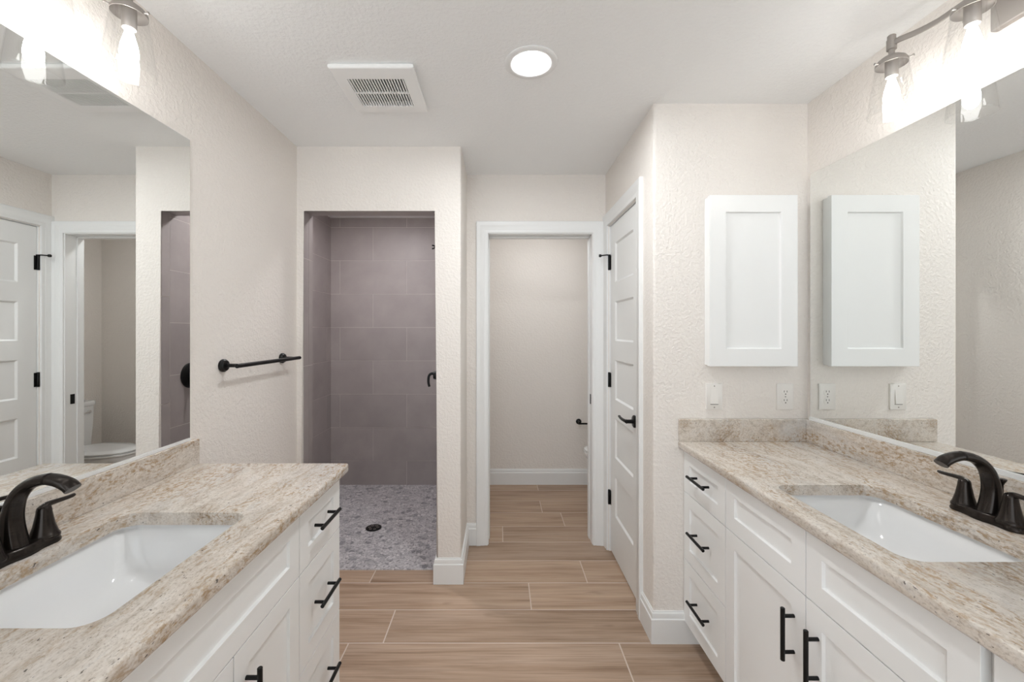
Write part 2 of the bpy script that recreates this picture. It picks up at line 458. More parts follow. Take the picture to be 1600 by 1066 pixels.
# tiled faces of the shower
def tile_rows(v_first, pitch, vmax, joints, umin, umax, tw=.6096):
    out = []; v = 0; edges = [0]
    z = v_first
    while z < vmax: edges.append(z); z += pitch
    edges.append(vmax)
    for r in range(len(edges)-1):
        u = joints[r % 2] - tw*6
        while u < umax:
            a, b = max(u, umin), min(u+tw, umax); u += tw
            if b > a: out.append((a, b, edges[r], edges[r+1]))
    return out
YTF = 3.828
bm = BM()    # back face, seen through the opening
rect_tiles(bm, (0,YTF,0), (1,0,0), (0,0,1), (0,-1,0), tile_rows(.222, .3045, H, [-.85, -1.158], -1.544, -.356), base=(-1.544, -.356, 0, H, YT-YTF))
struct(obj('wall_shower_tile_back', bm, ['tile', 'tilegrout'], smooth='keep'))
bm = BM()    # left face
rect_tiles(bm, (-1.544,0,0), (0,1,0), (0,0,1), (1,0,0), tile_rows(.222, .3045, H, [3.12, 3.42], YSI, YTF), base=(YSI, YTF, 0, H, .008))
struct(obj('wall_shower_tile_left', bm, ['tile', 'tilegrout'], smooth='keep'))
bm = BM()    # right face, with the valve
rect_tiles(bm, (-.355,0,0), (0,1,0), (0,0,1), (-1,0,0), tile_rows(.238, .3045, H, [2.417, 2.722], 2.417, YTF), base=(2.417, YTF, 0, H, -.0005))
rect_tiles(bm, (-.355,0,0), (0,1,0), (0,0,1), (-1,0,0), [(YS+.012, 2.417, .0, .385), (YS+.012, 2.417, .385, .995), (YS+.012, 2.417, .995, 1.605), (YS+.012, 2.417, 1.605, SZ-.003)])
struct(obj('wall_shower_tile_right', bm, ['tile', 'tilegrout'], smooth='keep'))
bm = BM()    # left jamb and head of the opening
J = [.0, .60, 1.21, 1.82, SZ-.003]
rect_tiles(bm, (SX0+.0015,0,0), (0,1,0), (0,0,1), (1,0,0), [(a, b, z0, z1) for a, b in ((YS+.012, 2.42), (2.42, YSI)) for z0, z1 in zip(J, J[1:])], base=(YS+.012, YSI, 0, SZ, .0012))
rect_tiles(bm, (0,0,SZ-.0015), (1,0,0), (0,1,0), (0,0,-1), [(a, b, y_0, y_1) for y_0, y_1 in ((YS+.012, 2.42), (2.42, YSI)) for a, b in ((SX0, -.98), (-.98, SX1))], base=(SX0, SX1, YS+.012, YSI, .0012))
struct(obj('wall_shower_tile_jamb', bm, ['tile', 'tilegrout'], smooth='keep'))

# baseboards: plain board with an eased, stepped top
BP = [(0, 0), (.016, 0), (.016, .108), (.0135, .111), (.0115, .112), (.0115, .128), (.010, .134), (.0055, .1365), (.005, .141), (0, .1415)]
def baseboard(name, path, flip=False):
    bm = BM(); sweep(bm, [(x, y, .0005) for x, y in path], BP, (0,0,1))
    return struct(obj(name, bm, 'trim', smooth=30))
baseboard('baseboard_shower', [(SX1, YS+.06), (SX1, YS), (XP, YS), (XP, YB), (TX0-.068, YB)])
baseboard('baseboard_cabinet', [(XC, 2.050), (XC, YM), (.905, YM)])
baseboard('baseboard_toilet', [(XP+.13, YB+.12), (XP, YB+.12), (XP, YT), (1.40, YT), (1.40, YB+.12)])
baseboard('baseboard_left', [(XL, 1.60), (XL, YS), (SX0, YS)])

# casings: stepped moulding
CP = [(0, 0), (0, .010), (.004, .012), (.020, .012), (.024, .0145), (.046, .0155), (.050, .018), (.072, .019), (.076, .016), (.076, 0)]
def casing(bm, path, normal, out=1):
    sweep(bm, path, [(u*out, v) for u, v in CP], normal)
trim = BM()
casing(trim, [(TX0+.008, YB, 0), (TX0+.008, YB, TZ-.007), (TX1-.008, YB, TZ-.007), (TX1-.008, YB, 0)], (0,-1,0), -1)
to = struct(obj('trim_1', trim, 'trim', smooth=30))
trim = BM()
casing(trim, [(XC, DY0-.003, 0), (XC, DY0-.003, DZ+.003), (XC, DY1+.003, DZ+.003), (XC, DY1+.003, 0)], (-1,0,0), 1)
struct(obj('trim_2', trim, 'trim', smooth=30))
# toilet room jamb: lining, stop strips, black strike plate
bm = BM()
jt = .0125
for x0, x1 in ((TX0, TX0+jt), (TX1-jt, TX1)): box(bm, x0, x1, YB-.001, YB+.121, 0, TZ)
box(bm, TX0+jt, TX1-jt, YB-.001, YB+.121, TZ-jt, TZ)
for x0, x1 in ((TX0+jt, TX0+jt+.006), (TX1-jt-.006, TX1-jt)): box(bm, x0, x1, YB+.075, YB+.121, 0, TZ-jt)
box(bm, TX0+jt, TX1-jt, YB+.075, YB+.121, TZ-jt-.008, TZ-jt)
jamb = struct(obj('door_2', bm, 'trim', bevel=.0015))
bm = BM(); box(bm, TX1-jt-.0015, TX1-jt+.001, YB+.033, YB+.062, .92, .985)
obj('strike_plate', bm, 'black', jamb)
# opposite jamb lining of closet opening is hidden by the leaf; closet door leaf with five panels
door = bpy.data.objects.new('door_1', None); COL.objects.link(door); struct(door); door.location = (XC, (DY0+DY1)/2, 0)
door.rotation_euler = (0, 0, -PI/2)      # local x -> -Y, front faces -X
dw = DY1-DY0
bm = BM()
box(bm, -dw/2, -dw/2+.003, .004, .1, 0, DZ); box(bm, dw/2-.003, dw/2, .004, .1, 0, DZ); box(bm, -dw/2, dw/2, .004, .1, DZ-.003, DZ)
obj('jamb', bm, 'trim', door)
bm = BM()
lw = dw/2-.0055
pan = [(-lw+.105, lw-.105, z, z+.243) for z in (.266, .627, .987, 1.348, 1.709)]
panel_front(bm, -lw, lw, .012, DZ-.006, pan, .012, .035, .009, .010)
obj('door_leaf', bm, 'trim', door, bevel=.0012)
for z in (.345, 1.096, 1.845):
    bm = BM()
    box(bm, -lw-.004, -lw+.016, .0095, .0125, z-.045, z+.045)
    lathe(bm, [(.0065, z-.046), (.0075, z-.044), (.0075, z+.044), (.0065, z+.048)], (-lw-.003, .004, 0), n=14)
    hg = obj('hinge', bm, 'black', door, smooth=30)
    if z > 1.5:
        bm = BM()
        tube(bm, [(-lw-.003, .004, z+.050), (-lw-.003, -.012, z+.051), (-lw-.012, -.030, z+.050), (-lw-.018, -.044, z+.049)], .0042, 10)
        lathe(bm, [(.0085, 0), (.0095, .004), (.0095, .012), (.006, .016)], (-lw-.02, -.057, z+.049), 'Y', n=14)
        box(bm, -lw-.012, -lw+.006, -.002, .010, z+.044, z+.053)
        obj('door_stop', bm, 'black', hg, smooth=40)
bm = BM()
hx, hz = lw-.070, .935
lathe(bm, [(.031, .0115), (.033, .008), (.032, .003), (.028, .0)], (hx, 0, hz), 'Y', n=32)
lathe(bm, [(.011, .002), (.010, -.03), (.012, -.036)], (hx, 0, hz), 'Y', n=18)
pts = catmull([(hx+.006, -.036, hz), (hx-.02, -.040, hz+.001), (hx-.06, -.042, hz+.001), (hx-.10, -.041, hz+.004), (hx-.112, -.040, hz+.006)], 5)
tube(bm, pts, [(.0075, .0095 - .004*i/len(pts)) for i in range(len(pts))], 14)
obj('lever_handle', bm, 'black', door, smooth=40)

# ------------------------------------------------------------------ vanities
def bar_pull(name, parent, cx, cz, length, vertical, yf):
    """black bar pull standing off a face at local y = yf (faces -Y)."""
    bm = BM(); h = length/2; st = h-.024; so = .032
    if vertical:
        lathe(bm, [(.0045, cz-h), (.006, cz-h+.0015), (.006, cz+h-.0015), (.0045, cz+h)], (cx, yf-so, 0), 'Z', 16)
        for s in (-1, 1): lathe(bm, [(.005, yf+.001), (.005, yf-so)], (cx, 0, cz+s*st), 'Y', 14)
    else:
        lathe(bm, [(.0045, cx-h), (.006, cx-h+.0015), (.006, cx+h-.0015), (.0045, cx+h)], (0, yf-so, cz), 'X', 16)
        for s in (-1, 1): lathe(bm, [(.005, yf+.001), (.005, yf-so)], (cx+s*st, 0, cz), 'Y', 14)
    return obj(name, bm, 'black', parent, smooth=35)
FT = .020
def front(name, parent, x0, x1, z0, z1, frame=.057):
    bm = BM(); g = .0016
    panel_front(bm, x0+g, x1-g, z0+g, z1-g, [(x0+frame, x1-frame, z0+frame, z1-frame)], 0, FT, .0085, .002)
    return obj(name, bm, 'cabinet', parent, bevel=.0012)
ZT, Z1, Z2, ZB = .872, .687, .387, .102
def vanity(label, loc, rz, width, depth, ztop, layout):
    """local x along the front, face of the fronts at y = 0 looking to -Y, floor at z = 0."""
    t = thing('vanity_cabinet', label, 'cabinet', loc, rz)
    D = depth
    bm = BM()
    for x0, x1 in ((0, .016), (width-.016, width)):
        box(bm, x0, x1, FT+.002, D, ZB, ztop-.034); box(bm, x0, x1, FT+.075, D, 0, ZB)
    for st in layout['walls']: box(bm, st-.008, st+.008, FT+.002, D, ZB, ztop-.034)
    box(bm, .016, width-.016, FT+.022, D, ZB, ZB+.016)
    box(bm, .016, width-.016, D-.012, D, ZB, ztop-.034)
    obj('carcass', bm, 'cabinet', t)
    bm2 = BM()
    for st in [.0135]+layout['stiles']+[width-.0135]: box(bm2, st-.012, st+.012, FT+.0005, FT+.02, ZB, ztop-.034)
    for z in (ZB+.012, Z1, ztop-.054): box(bm2, .0025, width-.0025, FT+.0008, FT+.0195, z-.012, z+.016)
    obj('face_frame', bm2, 'cabinet', t)
    bm = BM(); box(bm, .0, width, FT+.0595, FT+.0745, 0, ZB-.001)
    obj('toe_kick', bm, 'cabinet', t)
    zt = ztop - .0405
    for kind, x0, x1 in layout['fronts']:
        cx = (x0+x1)/2
        if kind == 'drawers':
            for z0, z1 in ((Z1+.0, zt), (Z2, Z1), (ZB, Z2)):
                d = front('drawer', t, x0, x1, z0, z1)
                bar_pull('drawer_pull', d, cx, (z0+z1)/2+.006, .148, False, 0)
        elif kind == 'false': front('false_front', t, x0, x1, Z1, zt)
        else:
            d = front('door', t, x0, x1, ZB, Z1)
            hx = x1-.045 if kind == 'doorR' else x0+.045
            bar_pull('door_pull', d, hx, Z1-.135, .150, True, 0)
    return t
# right: rz=-90deg: local x runs from the cabinet wall towards the camera, front faces -X
XFR = .832
vR = vanity('white shaker vanity under the counter beside the wall-hung medicine cabinet, on the right', (XFR, YM-.002, 0), -PI/2, 1.530, XR-XFR-.002, .912,
    dict(stiles=[.352, .757, 1.174], walls=[.352, 1.174], fronts=[('drawers', 0, .352), ('false', .352, .757), ('false', .757, 1.174), ('doorR', .352, .757), ('doorL', .757, 1.174), ('drawers', 1.19, 1.530)]))
# left: rz=+90deg: local x runs away from the camera, front faces +X
XFL = -.590; LY0, LY1 = .315, 1.545
vL = vanity('white shaker vanity under the counter before the black towel bar, on the left', (XFL, LY0, 0), PI/2, LY1-LY0, -XL+XFL-.002, .918,
    dict(stiles=[.31, .92], walls=[.31, .92], fronts=[('drawers', 0, .31), ('false', .31, .92), ('doorR', .31, .615), ('doorL', .615, .92), ('drawers', .92, 1.23)]))

# countertops, backsplashes
CT = .034
def countertop(label, x0, x1, y0, y1, z, hole, splashes, front_x, ovr):
    """granite slab with a rounded cutout (cx, cy, w, h, r)."""
    t = thing('countertop', label, 'countertop', ((x0+x1)/2, (y0+y1)/2, z-CT))
    ox, oy, oz = t.location
    bm = BM()
    cx, cy, w, h, r = hole
    inner = rrect(cx, cy, w, h, r, 0, 8)
    n = len(inner)
    outer = []
    for (px, py, _) in inner:           # project radially on to the slab outline
        dx, dy = px-cx, py-cy
        k = min(((x1-cx)/dx if dx > 0 else (x0-cx)/dx) if abs(dx) > 1e-9 else 1e9, ((y1-cy)/dy if dy > 0 else (y0-cy)/dy) if abs(dy) > 1e-9 else 1e9)
        outer.append([cx+dx*k, cy+dy*k])
    for c in ((x0,y0), (x0,y1), (x1,y0), (x1,y1)):   # snap the nearest to each corner
        i = min(range(n), key=lambda q: (outer[q][0]-c[0])**2 + (outer[q][1]-c[1])**2); outer[i] = list(c)
    def ring(pts, zz): return [bm.verts.new((p[0]-ox, p[1]-oy, zz-oz)) for p in pts]
    it, ib = ring(inner, z), ring(inner, z-CT); ot, ob = ring(outer, z), ring(outer, z-CT)
    for i in range(n):
        j = (i+1) % n
        for a, b in ((it, ot), (ot, ob), (ob, ib), (ib, it)):
            bm.faces.new((a[i], a[j], b[j], b[i]))
    bmesh.ops.recalc_face_normals(bm, faces=bm.faces[:])
    fx = front_x - ox
    es = [e for e in bm.edges if all(abs(v.co.x-fx) < 1e-4 for v in e.verts) and abs(e.verts[0].co.z-e.verts[1].co.z) < 1e-5]
    if ovr is not None:
        es += [e for e in bm.edges if all(abs(v.co.y-(ovr-oy)) < 1e-4 for v in e.verts) and abs(e.verts[0].co.z-e.verts[1].co.z) < 1e-5]
        es += [e for e in bm.edges if all(abs(v.co.y-(ovr-oy)) < 1e-4 and abs(v.co.x-fx) < 1e-4 for v in e.verts)]
    ei = [e for e in bm.edges if all(v in set(it) for v in e.verts)]
    bmesh.ops.bevel(bm, geom=list(set(es)), offset=.008, segments=4, profile=.5, affect='EDGES')
    bmesh.ops.bevel(bm, geom=[e for e in ei if e.is_valid], offset=.003, segments=2, profile=.5, affect='EDGES')
    obj('slab', bm, 'granite', t, smooth=32)
    for (a, b, c, d, hgt) in splashes:
        bm = BM(); box(bm, a-ox, b-ox, c-oy, d-oy, z-oz, z-oz+hgt)
        obj('backsplash', bm, 'granite', t, bevel=.002)
    return t
ZR, ZL = .912, .918
SNK_R = (1.046, 1.13, .325, .450, .042)
SNK_L = (-.845, .915, .335, .440, .042)
countertop('cream granite counter with brown veins, running into the corner below the medicine cabinet', .808, XR-.001, .36, YM-.001, ZR, SNK_R,
    [(XR-.021, XR-.001, .36, YM-.001, .100), (.808, XR-.021, YM-.021, YM-.001, .100)], .808, None)
countertop('cream granite counter with a free far end near the shower opening', XL+.001, -.562, .30, 1.562, ZL, SNK_L,
    [(XL+.001, XL+.021, .30, 1.556, .092)], -.562, 1.562)

# undermount sinks
def sink(label, hole, ztop):
    cx, cy, w, h, r = hole
    t = thing('undermount_sink', label, 'sink', (cx, cy, ztop-CT-.155))
    bz = .155
    prof = [(.012, -.0005, .05), (.012, -.012, .05), (.004, -.020, .05), (-.004, -.045, .052), (-.012, -.075, .056), (-.024, -.105, .065), (-.044, -.126, .075), (-.075, -.138, .08), (-.115, -.1425, .05)]
    bm = BM(); ls = []
    ls.append([(p[0], p[1], bz-.0005) for p in rrect(0, 0, w+.05, h+.05, r+.025, 0, 8)])
    for off, dz, rr in prof:
        ls.append(rrect(0, 0, w+2*off, h+2*off, min(rr, (w+2*off)/2-.001), bz+dz, 8))
    inner = len(ls)
    # underside back up
    for off, dz, rr in [(-.10, -.1535, .06), (-.06, -.148, .08), (-.03, -.136, .075), (-.008, -.11, .065), (.006, -.06, .055), (.020, -.022, .05), (.025, -.018, .05)]:
        ls.append(rrect(0, 0, w+2*off, h+2*off, min(rr, (w+2*off)/2-.001), bz+dz, 8))
    # order: from inner bottom out to rim, down the outside
    path = list(reversed(ls[1:inner])) + [ls[0]] + list(reversed(ls[inner:]))
    loft(bm, path, True, True)
    obj('basin', bm, 'porcelain', t, smooth=50)
    bm = BM(); lathe(bm, [(.0, .0205), (.014, .0205), (.016, .018), (.021, .0175), (.023, .0145), (.023, .0125)], (0, 0, 0), n=28, cap0=False, cap1=True)
    obj('drain', bm, 'bronze', t, smooth=35)
    return t
sink('white rectangular undermount sink set in the granite counter near the medicine cabinet', SNK_R, ZR)
sink('white rectangular undermount sink set in the left granite counter with the free end', SNK_L, ZL)

# faucets: local x along the wall, spout reaches to -Y
def faucet(label, loc, rz):
    t = thing('bathroom_faucet', label, 'faucet', loc, rz)
    bm = BM()          # waisted deck plate
    def plate(sc, z):
        pts = []
        for i in range(64):
            a = 2*PI*i/64; c, s = math.cos(a), math.sin(a)
            x = .079*(abs(c)**.75)*(1 if c >= 0 else -1)
            k = abs(x)/.079
            wdt = .0275 - .0055*math.sin(min(1, max(0, (k-.12)/.62))*PI)*1.0
            y = wdt*(abs(s)**.62)*(1 if s >= 0 else -1)
            pts.append((x*sc + (0), y*sc*(1 if sc > .9 else 1), z))
        return pts
    loft(bm, [plate(1.03, .0005), plate(1.04, .004), plate(1.02, .008), plate(.97, .013), plate(.93, .019), plate(.88, .022), plate(.80, .0235)])
    obj('deck_plate', bm, 'bronze', t, smooth=40)
    bm = BM()          # arched spout, wide foot tapering to a flared nose
    P = catmull([(0, .004, .012), (0, .011, .05), (0, .012, .09), (0, .000, .130), (0, -.026, .157), (0, -.060, .168), (0, -.088, .1650), (0, -.110, .156), (0, -.1205, .1465)], 5)
    k = len(P)-1
    R = [(.0245, .0235), (.0215, .0205), (.0195, .0175), (.018, .0145), (.017, .0125), (.0165, .0120), (.0165, .0125), (.017, .0135), (.0165, .0135)]
    rad = []
    for i in range(len(P)):
        f = i/k*(len(R)-1); a = int(min(f, len(R)-2)); u = f-a
        rad.append((R[a][0]*(1-u)+R[a+1][0]*u, R[a][1]*(1-u)+R[a+1][1]*u))
    tube(bm, P, rad, 20, up=(0,1,0.0001))
    obj('spout', bm, 'bronze', t, smooth=50)
    for s in (-1, 1):
        bm = BM()
        c = (s*.0525, .0, 0)
        lathe(bm, [(.0275, .014), (.0280, .019), (.0262, .022), (.0240, .026), (.0190, .044), (.0160, .060), (.0140, .072), (.0134, .079), (.0120, .085), (.0075, .0895), (.001, .091)], c, n=28)
        hb = obj('handle', bm, 'bronze', t, smooth=40)
        bm = BM()
        Q = catmull([(c[0]-s*.006, .000, .082), (c[0]+s*.006, .000, .0880), (c[0]+s*.022, .001, .0880), (c[0]+s*.042, .002, .0865), (c[0]+s*.060, .003, .0855), (c[0]+s*.072, .004, .0860)], 4)
        kk = len(Q)-1
        tube(bm, Q, [(.0095-.003*math.sin(i/kk*PI) - .0045*max(0, (i/kk-.85)/.15), .0072-.0035*(i/kk)) for i in range(len(Q))], 14, up=(0,0,1))
        obj('lever', bm, 'bronze', hb, smooth=50)
    bm = BM()          # lift rod
    lathe(bm, [(.0022, .012), (.0022, .094)], (0, .042, 0), n=10)
    lathe(bm, [(.003, .092), (.0042, .096), (.0085, .104), (.0085, .107), (.003, .109)], (0, .042, 0), n=16)
    obj('lift_rod', bm, 'bronze', t, smooth=40)
    return t
faucet('dark bronze two-handle faucet on the counter below the mirror that reflects the medicine cabinet', (1.283, 1.105, ZR), -PI/2)
faucet('dark bronze two-handle faucet on the counter below the mirror that reflects the toilet', (-1.052, .915, ZL), PI/2)

# ------------------------------------------------------------------ mirrors
def mirror(label, xw, side, y0, y1, z0, z1, front, chan):
    t = thing('wall_mirror', label, 'mirror', (xw, (y0+y1)/2, z0))
    w = (y1-y0)/2
    bm = BM()
    a, b = (front-.0048, front)
    for i in (1,):
        vs = box(bm, min(side*a, side*b), max(side*a, side*b), -w, w, 0, z1-z0)
    bmesh.ops.recalc_face_normals(bm, faces=bm.faces[:])
    for f in bm.faces: f.material_index = 0 if f.normal.x*side > .9 else 1
    obj('glass_pane', bm, ['mirror', 'mirror_edge'], t)
    bm = BM()
    d = front + .003 + chan*.4
    box(bm, min(side*.0005, side*d), max(side*.0005, side*d), -w, w, -.006, -.0005)
    box(bm, min(side*(front+.0007), side*d), max(side*(front+.0007), side*d), -w, w, -.0005, chan)
    box(bm, min(side*.0005, side*(front-.0055)), max(side*.0005, side*(front-.0055)), -w+.01, w-.01, -.0005, z1-z0-.01)
    ch = obj('bottom_channel', bm, 'channel', t)
    return t
mirror('large frameless mirror over the counter, ending at the corner by the medicine cabinet', XR, -1, .36, 1.870, 1.0185, 2.107, .0100, .008)
mirror('large frameless mirror over the left counter, beside the wall with the towel bar', XL, 1, .30, 1.5275, 1.0165, 2.105, .0060, .003)

# ------------------------------------------------------------------ vanity lights
def vanity_light(label, xw, rz, ys, reach):
    """local: wall plane y = 0, room towards -Y, x along the wall; ys = shade offsets."""
    yc = sum(ys)/len(ys)
    t = thing('vanity_light', label, 'light fixture', (xw, yc, 2.33), rz)
    sgn = -1 if rz < 0 else 1
    xs = [sgn*(y-yc) for y in ys]
    bm = BM(); box(bm, -.06, .06, -.022, -.0005, -.085, .075)
    obj('back_plate', bm, 'nickel', t, bevel=.004)
    bm = BM()
    xa, xb = min(xs), max(xs)
    P = [(xa, -reach, 0), (xa+.022, -reach+.004, 0), (xa+.05, -reach+.024, 0), (xa+.085, -reach+.040, 0), (xa+.13, -reach+.046, 0)]
    Q = [(-p[0]+xa+xb, p[1], 0) for p in reversed(P)]
    pts = catmull(P+Q, 4)
    tube(bm, pts, [(.0045, .0095)]*len(pts), 12)
    tube(bm, [(0, -.018, 0), (0, -reach+.046, 0)], [(.012, .012)]*2, 14)
    tube(bm, [(0, -reach+.050, 0), (0, -reach, 0)], [(.006, .008)]*2, 12)
    obj('arm', bm, 'nickel', t, smooth=40)
    for x in xs:
        bm = BM()
        lathe(bm, [(.009, .028), (.011, .026), (.011, .014), (.013, .013), (.013, -.018), (.008, -.019), (.008, -.038)], (x, -reach, 0), n=20)
        lathe(bm, [(0.0061, -.034), (0.0106, -.036), (0.0228, -.041), (0.0350, -.050), (0.0410, -.060), (0.0414, -.068), (0.0399, -.0685), (0.0391, -.061), (0.0327, -.052), (0.0182, -.048), (0.0160, -.047)], (x, -reach, 0), n=32, cap0=True, cap1=True)
        cup = obj('shade_holder', bm, 'nickel', t, smooth=40)
        for k in range(3):
            a = 2*PI*k/3 + .5
            bm = BM(); d = Vector((math.cos(a), math.sin(a), 0)); c0 = Vector((x, -reach, -.064))
            tube(bm, [c0+d*.038, c0+d*.050], .0022, 8)
            tube(bm, [c0+d*.050, c0+d*.054], .0038, 8)
            obj('thumbscrew', bm, 'nickel', cup, smooth=40)
        bm = BM(); lathe(bm, [(0.0160, -.046), (0.0167, -.052), (0.0167, -.104), (0.0156, -.106), (0.0114, -.1055)], (x, -reach, 0), n=24)
        obj('socket', bm, 'nickel', t, smooth=40)
        bm = BM()
        prof = [(0.0411, -.066), (0.0418, -.075), (0.0452, -.10), (0.0520, -.15), (0.0581, -.20), (0.0606, -.222), (0.0601, -.2275), (0.0585, -.229)]
        inn = [(0.0574, -.2275), (0.0581, -.222), (0.0561, -.20), (0.0500, -.15), (0.0431, -.10), (0.0398, -.075), (0.0391, -.066)]
        vl = lathe(bm, prof+inn, (x, -reach, 0), n=48, cap0=False, cap1=False)
        for i in range(48):
            j = (i+1) % 48; bm.faces.new((vl[-1][i], vl[-1][j], vl[0][j], vl[0][i]))
        obj('glass_shade', bm, 'glass', t, smooth=50)
        bm = BM(); lathe(bm, [(0.0079, -.104), (0.0090, -.112), (0.0130, -.128), (0.0187, -.150), (0.0212, -.170), (0.0198, -.188), (0.0137, -.201), (0.0058, -.2065), (0.0007, -.207)], (x, -reach, 0), n=24)
        obj('bulb', bm, 'bulb', t, smooth=60)
    return t
vanity_light('three-shade nickel vanity light with clear glass shades, above the mirror beside the medicine cabinet wall', XR, -PI/2, (1.345, 1.115, .885), .138)
vanity_light('three-shade nickel vanity light with clear glass shades, above the left mirror near the towel bar', XL, PI/2, (1.131, .905, .679), .135)

# ------------------------------------------------------------------ ceiling things
def downlight(label, x, y, mat, r=.067):
    t = thing('recessed_ceiling_light', label, 'ceiling light', (x, y, H))
    bm = BM()
    vl = lathe(bm, [(r+.034, -.0003), (r+.034, -.003), (r+.030, -.006), (r+.012, -.0065), (r+.002, -.004), (r-.001, -.0015), (r-.001, -.0003)], (0,0,0), n=48, cap0=False, cap1=False)
    for i in range(48):
        j = (i+1) % 48; bm.faces.new((vl[-1][i], vl[-1][j], vl[0][j], vl[0][i]))
    obj('trim_ring', bm, 'trim', t, smooth=40)
    bm = BM(); lathe(bm, [(r-.002, -.0004), (r-.002, -.0025)], (0,0,0), n=40)
    obj('diffuser', bm, mat, t)
downlight('round recessed ceiling light glowing white in the main bathroom ceiling', .12, 1.61, 'can')
downlight('round recessed ceiling light inside the shower', -.99, 2.86, 'can_shower')
downlight('round recessed ceiling light inside the toilet room', .35, 3.18, 'can_toilet')

t = thing('exhaust_fan_cover', 'square white slatted exhaust fan cover on the ceiling', 'vent', (-.497, 1.772, H))
bm = BM(); w, h = .165, .165
def rl(a, b, z): return [(-a,-b,z), (a,-b,z), (a,b,z), (-a,b,z)]
vl = loft(bm, [rl(w-.006, h-.006, -.0003), rl(w, h, -.008), rl(w, h, -.017), rl(w-.004, h-.004, -.021), rl(.118, .105, -.027), rl(.113, .100, -.027), rl(.113, .100, -.004)], True, False)
obj('cover_frame', bm, 'ventplastic', t, bevel=.0015)
bm = BM(); box(bm, -.113, .113, -.1, .1, -.0050, -.0042)
obj('shade_backing', bm, 'dark', t)  # flat sheet; shade of the fan's hollow is put into its colour
bm = BM()
ns = 20
for i in range(ns):
    x = -.113 + .226*(i+.5)/ns
    box(bm, x-.0024, x+.0024, -.1, .1, -.0265, -.0205)
box(bm, -.113, .113, -.004, .004, -.0260, -.0200)
obj('grille', bm, 'ventplastic', t)

# ------------------------------------------------------------------ wall things
t = thing('towel_bar', 'black towel bar on the left wall beside the shower opening', 'towel bar', (XL, 1.945, 1.268))
for s in (-1, 1):
    bm = BM()
    lathe(bm, [(.025, .0003), (.0265, .004), (.0265, .010), (.022, .014), (.021, .018), (.012, .020)], (0, s*.232, 0), 'X', n=32)
    lathe(bm, [(.008, .016), (.0075, .07), (.009, .078)], (0, s*.232, 0), 'X', n=18)
    obj('mount_post', bm, 'black', t, smooth=35)
bm = BM(); lathe(bm, [(.007, -.262), (.0090, -.260), (.0090, .268), (.007, .270)], (.078, 0, 0), 'Y', n=20)
obj('bar', bm, 'black', t, smooth=35)

t = thing('medicine_cabinet', 'white shaker-door medicine cabinet hung on the wall beside the right mirror', 'cabinet', (1.117, YM, 1.253))
w, h = .194, .755
bm = BM(); box(bm, -w+.004, w-.004, -.030, -.0005, .003, h-.003)
obj('cabinet_box', bm, 'cabinet', t, bevel=.0015)
bm = BM(); panel_front(bm, -w, w, 0, h, [(-w+.072, w-.072, .078, h-.075)], -.056, .0225, .009, .003)
obj('door', bm, 'cabinet', t, bevel=.0015)

def wall_plate(name, label, cat, x, kind):
    t = thing(name, label, cat, (x, YM, 1.112))
    bm = BM()
    loft(bm, [[(px, -d, pz) for px, pz, _ in rrect(0, 0, a, b, .003, 0, 3)] for a, b, d in ((.076, .119, .0003), (.076, .119, .003), (.074, .117, .0055), (.070, .113, .0065))])
    obj('cover_plate', bm, 'plastic', t, smooth=25)
    if kind == 'switch':
        bm = BM()
        loft(bm, [[(-.0165,-.006,-.033), (.0165,-.006,-.033), (.0165,-.006,.033), (-.0165,-.006,.033)], [(-.0165,-.0125,-.032), (.0165,-.0125,-.032), (.0165,-.007,.033), (-.0165,-.007,.033)]])
        obj('rocker', bm, 'plastic', t, bevel=.001)
        bm = BM(); box(bm, -.0182, .0182, -.0068, -.006, -.036, -.0335)
        obj('rocker_gap', bm, 'slot', t)
        for z in (-.048, .048):
            bm = BM(); lathe(bm, [(.003, -.006), (.003, -.0072), (.001, -.0075)], (0, 0, z), 'Y', n=12)
            obj('screw', bm, 'nickel', t, smooth=40)
    else:
        for z in (-.0195, .0195):
            bm = BM()
            loft(bm, [[(px*1, -d, z+pz) for px, pz, _ in rrect(0, 0, .034, .0285, .0125, 0, 5)] for d in (.006, .0078)])
            r = obj('receptacle', bm, 'plastic', t, smooth=30)
            bm = BM()
            for sx in (-1, 1): box(bm, sx*.0065-.0012, sx*.0065+.0012, -.0082, -.0076, z+.000, z+.0085)
            lathe(bm, [(.0028, -.0076), (.0028, -.0082)], (0, 0, z-.0075), 'Y', n=14)
            obj('slots', bm, 'slot', r)
        bm = BM(); lathe(bm, [(.003, -.006), (.003, -.0074)], (0,0,0), 'Y', n=12); obj('screw', bm, 'nickel', t)
    return t
wall_plate('light_switch', 'white rocker light switch on the wall below the medicine cabinet', 'light switch', .969, 'switch')
wall_plate('power_outlet', 'white double power outlet on the wall below the medicine cabinet, near the mirror', 'power outlet', 1.290, 'outlet')

# shower valve, robe hook, drain
t = thing('shower_valve', 'black shower valve with a curved lever on the right shower wall', 'shower valve', (-.3565, 2.572, 1.137))
bm = BM(); lathe(bm, [(.077, -.0005), (.077, -.005), (.070, -.011), (.030, -.016), (.024, -.045), (.022, -.050)], (0,0,0), 'X', n=40)
obj('escutcheon', bm, 'black', t, smooth=35)
bm = BM(); pts = catmull([(-.042, 0, .006), (-.062, 0, .010), (-.078, .0, -.004), (-.082, 0, -.04), (-.076, 0, -.070)], 5)
tube(bm, pts, [(.009-.002*i/len(pts), .0065) for i in range(len(pts))], 14, up=(0,1,0))
obj('lever', bm, 'black', t, smooth=45)
t = thing('shower_hook', 'small black two-prong hook high on the right shower wall', 'hook', (-.3565, 2.70, 1.95))
bm = BM(); lathe(bm, [(.022, -.0005), (.022, -.005), (.017, -.009), (.009, -.012), (.008, -.050)], (0,0,0), 'X', n=28)
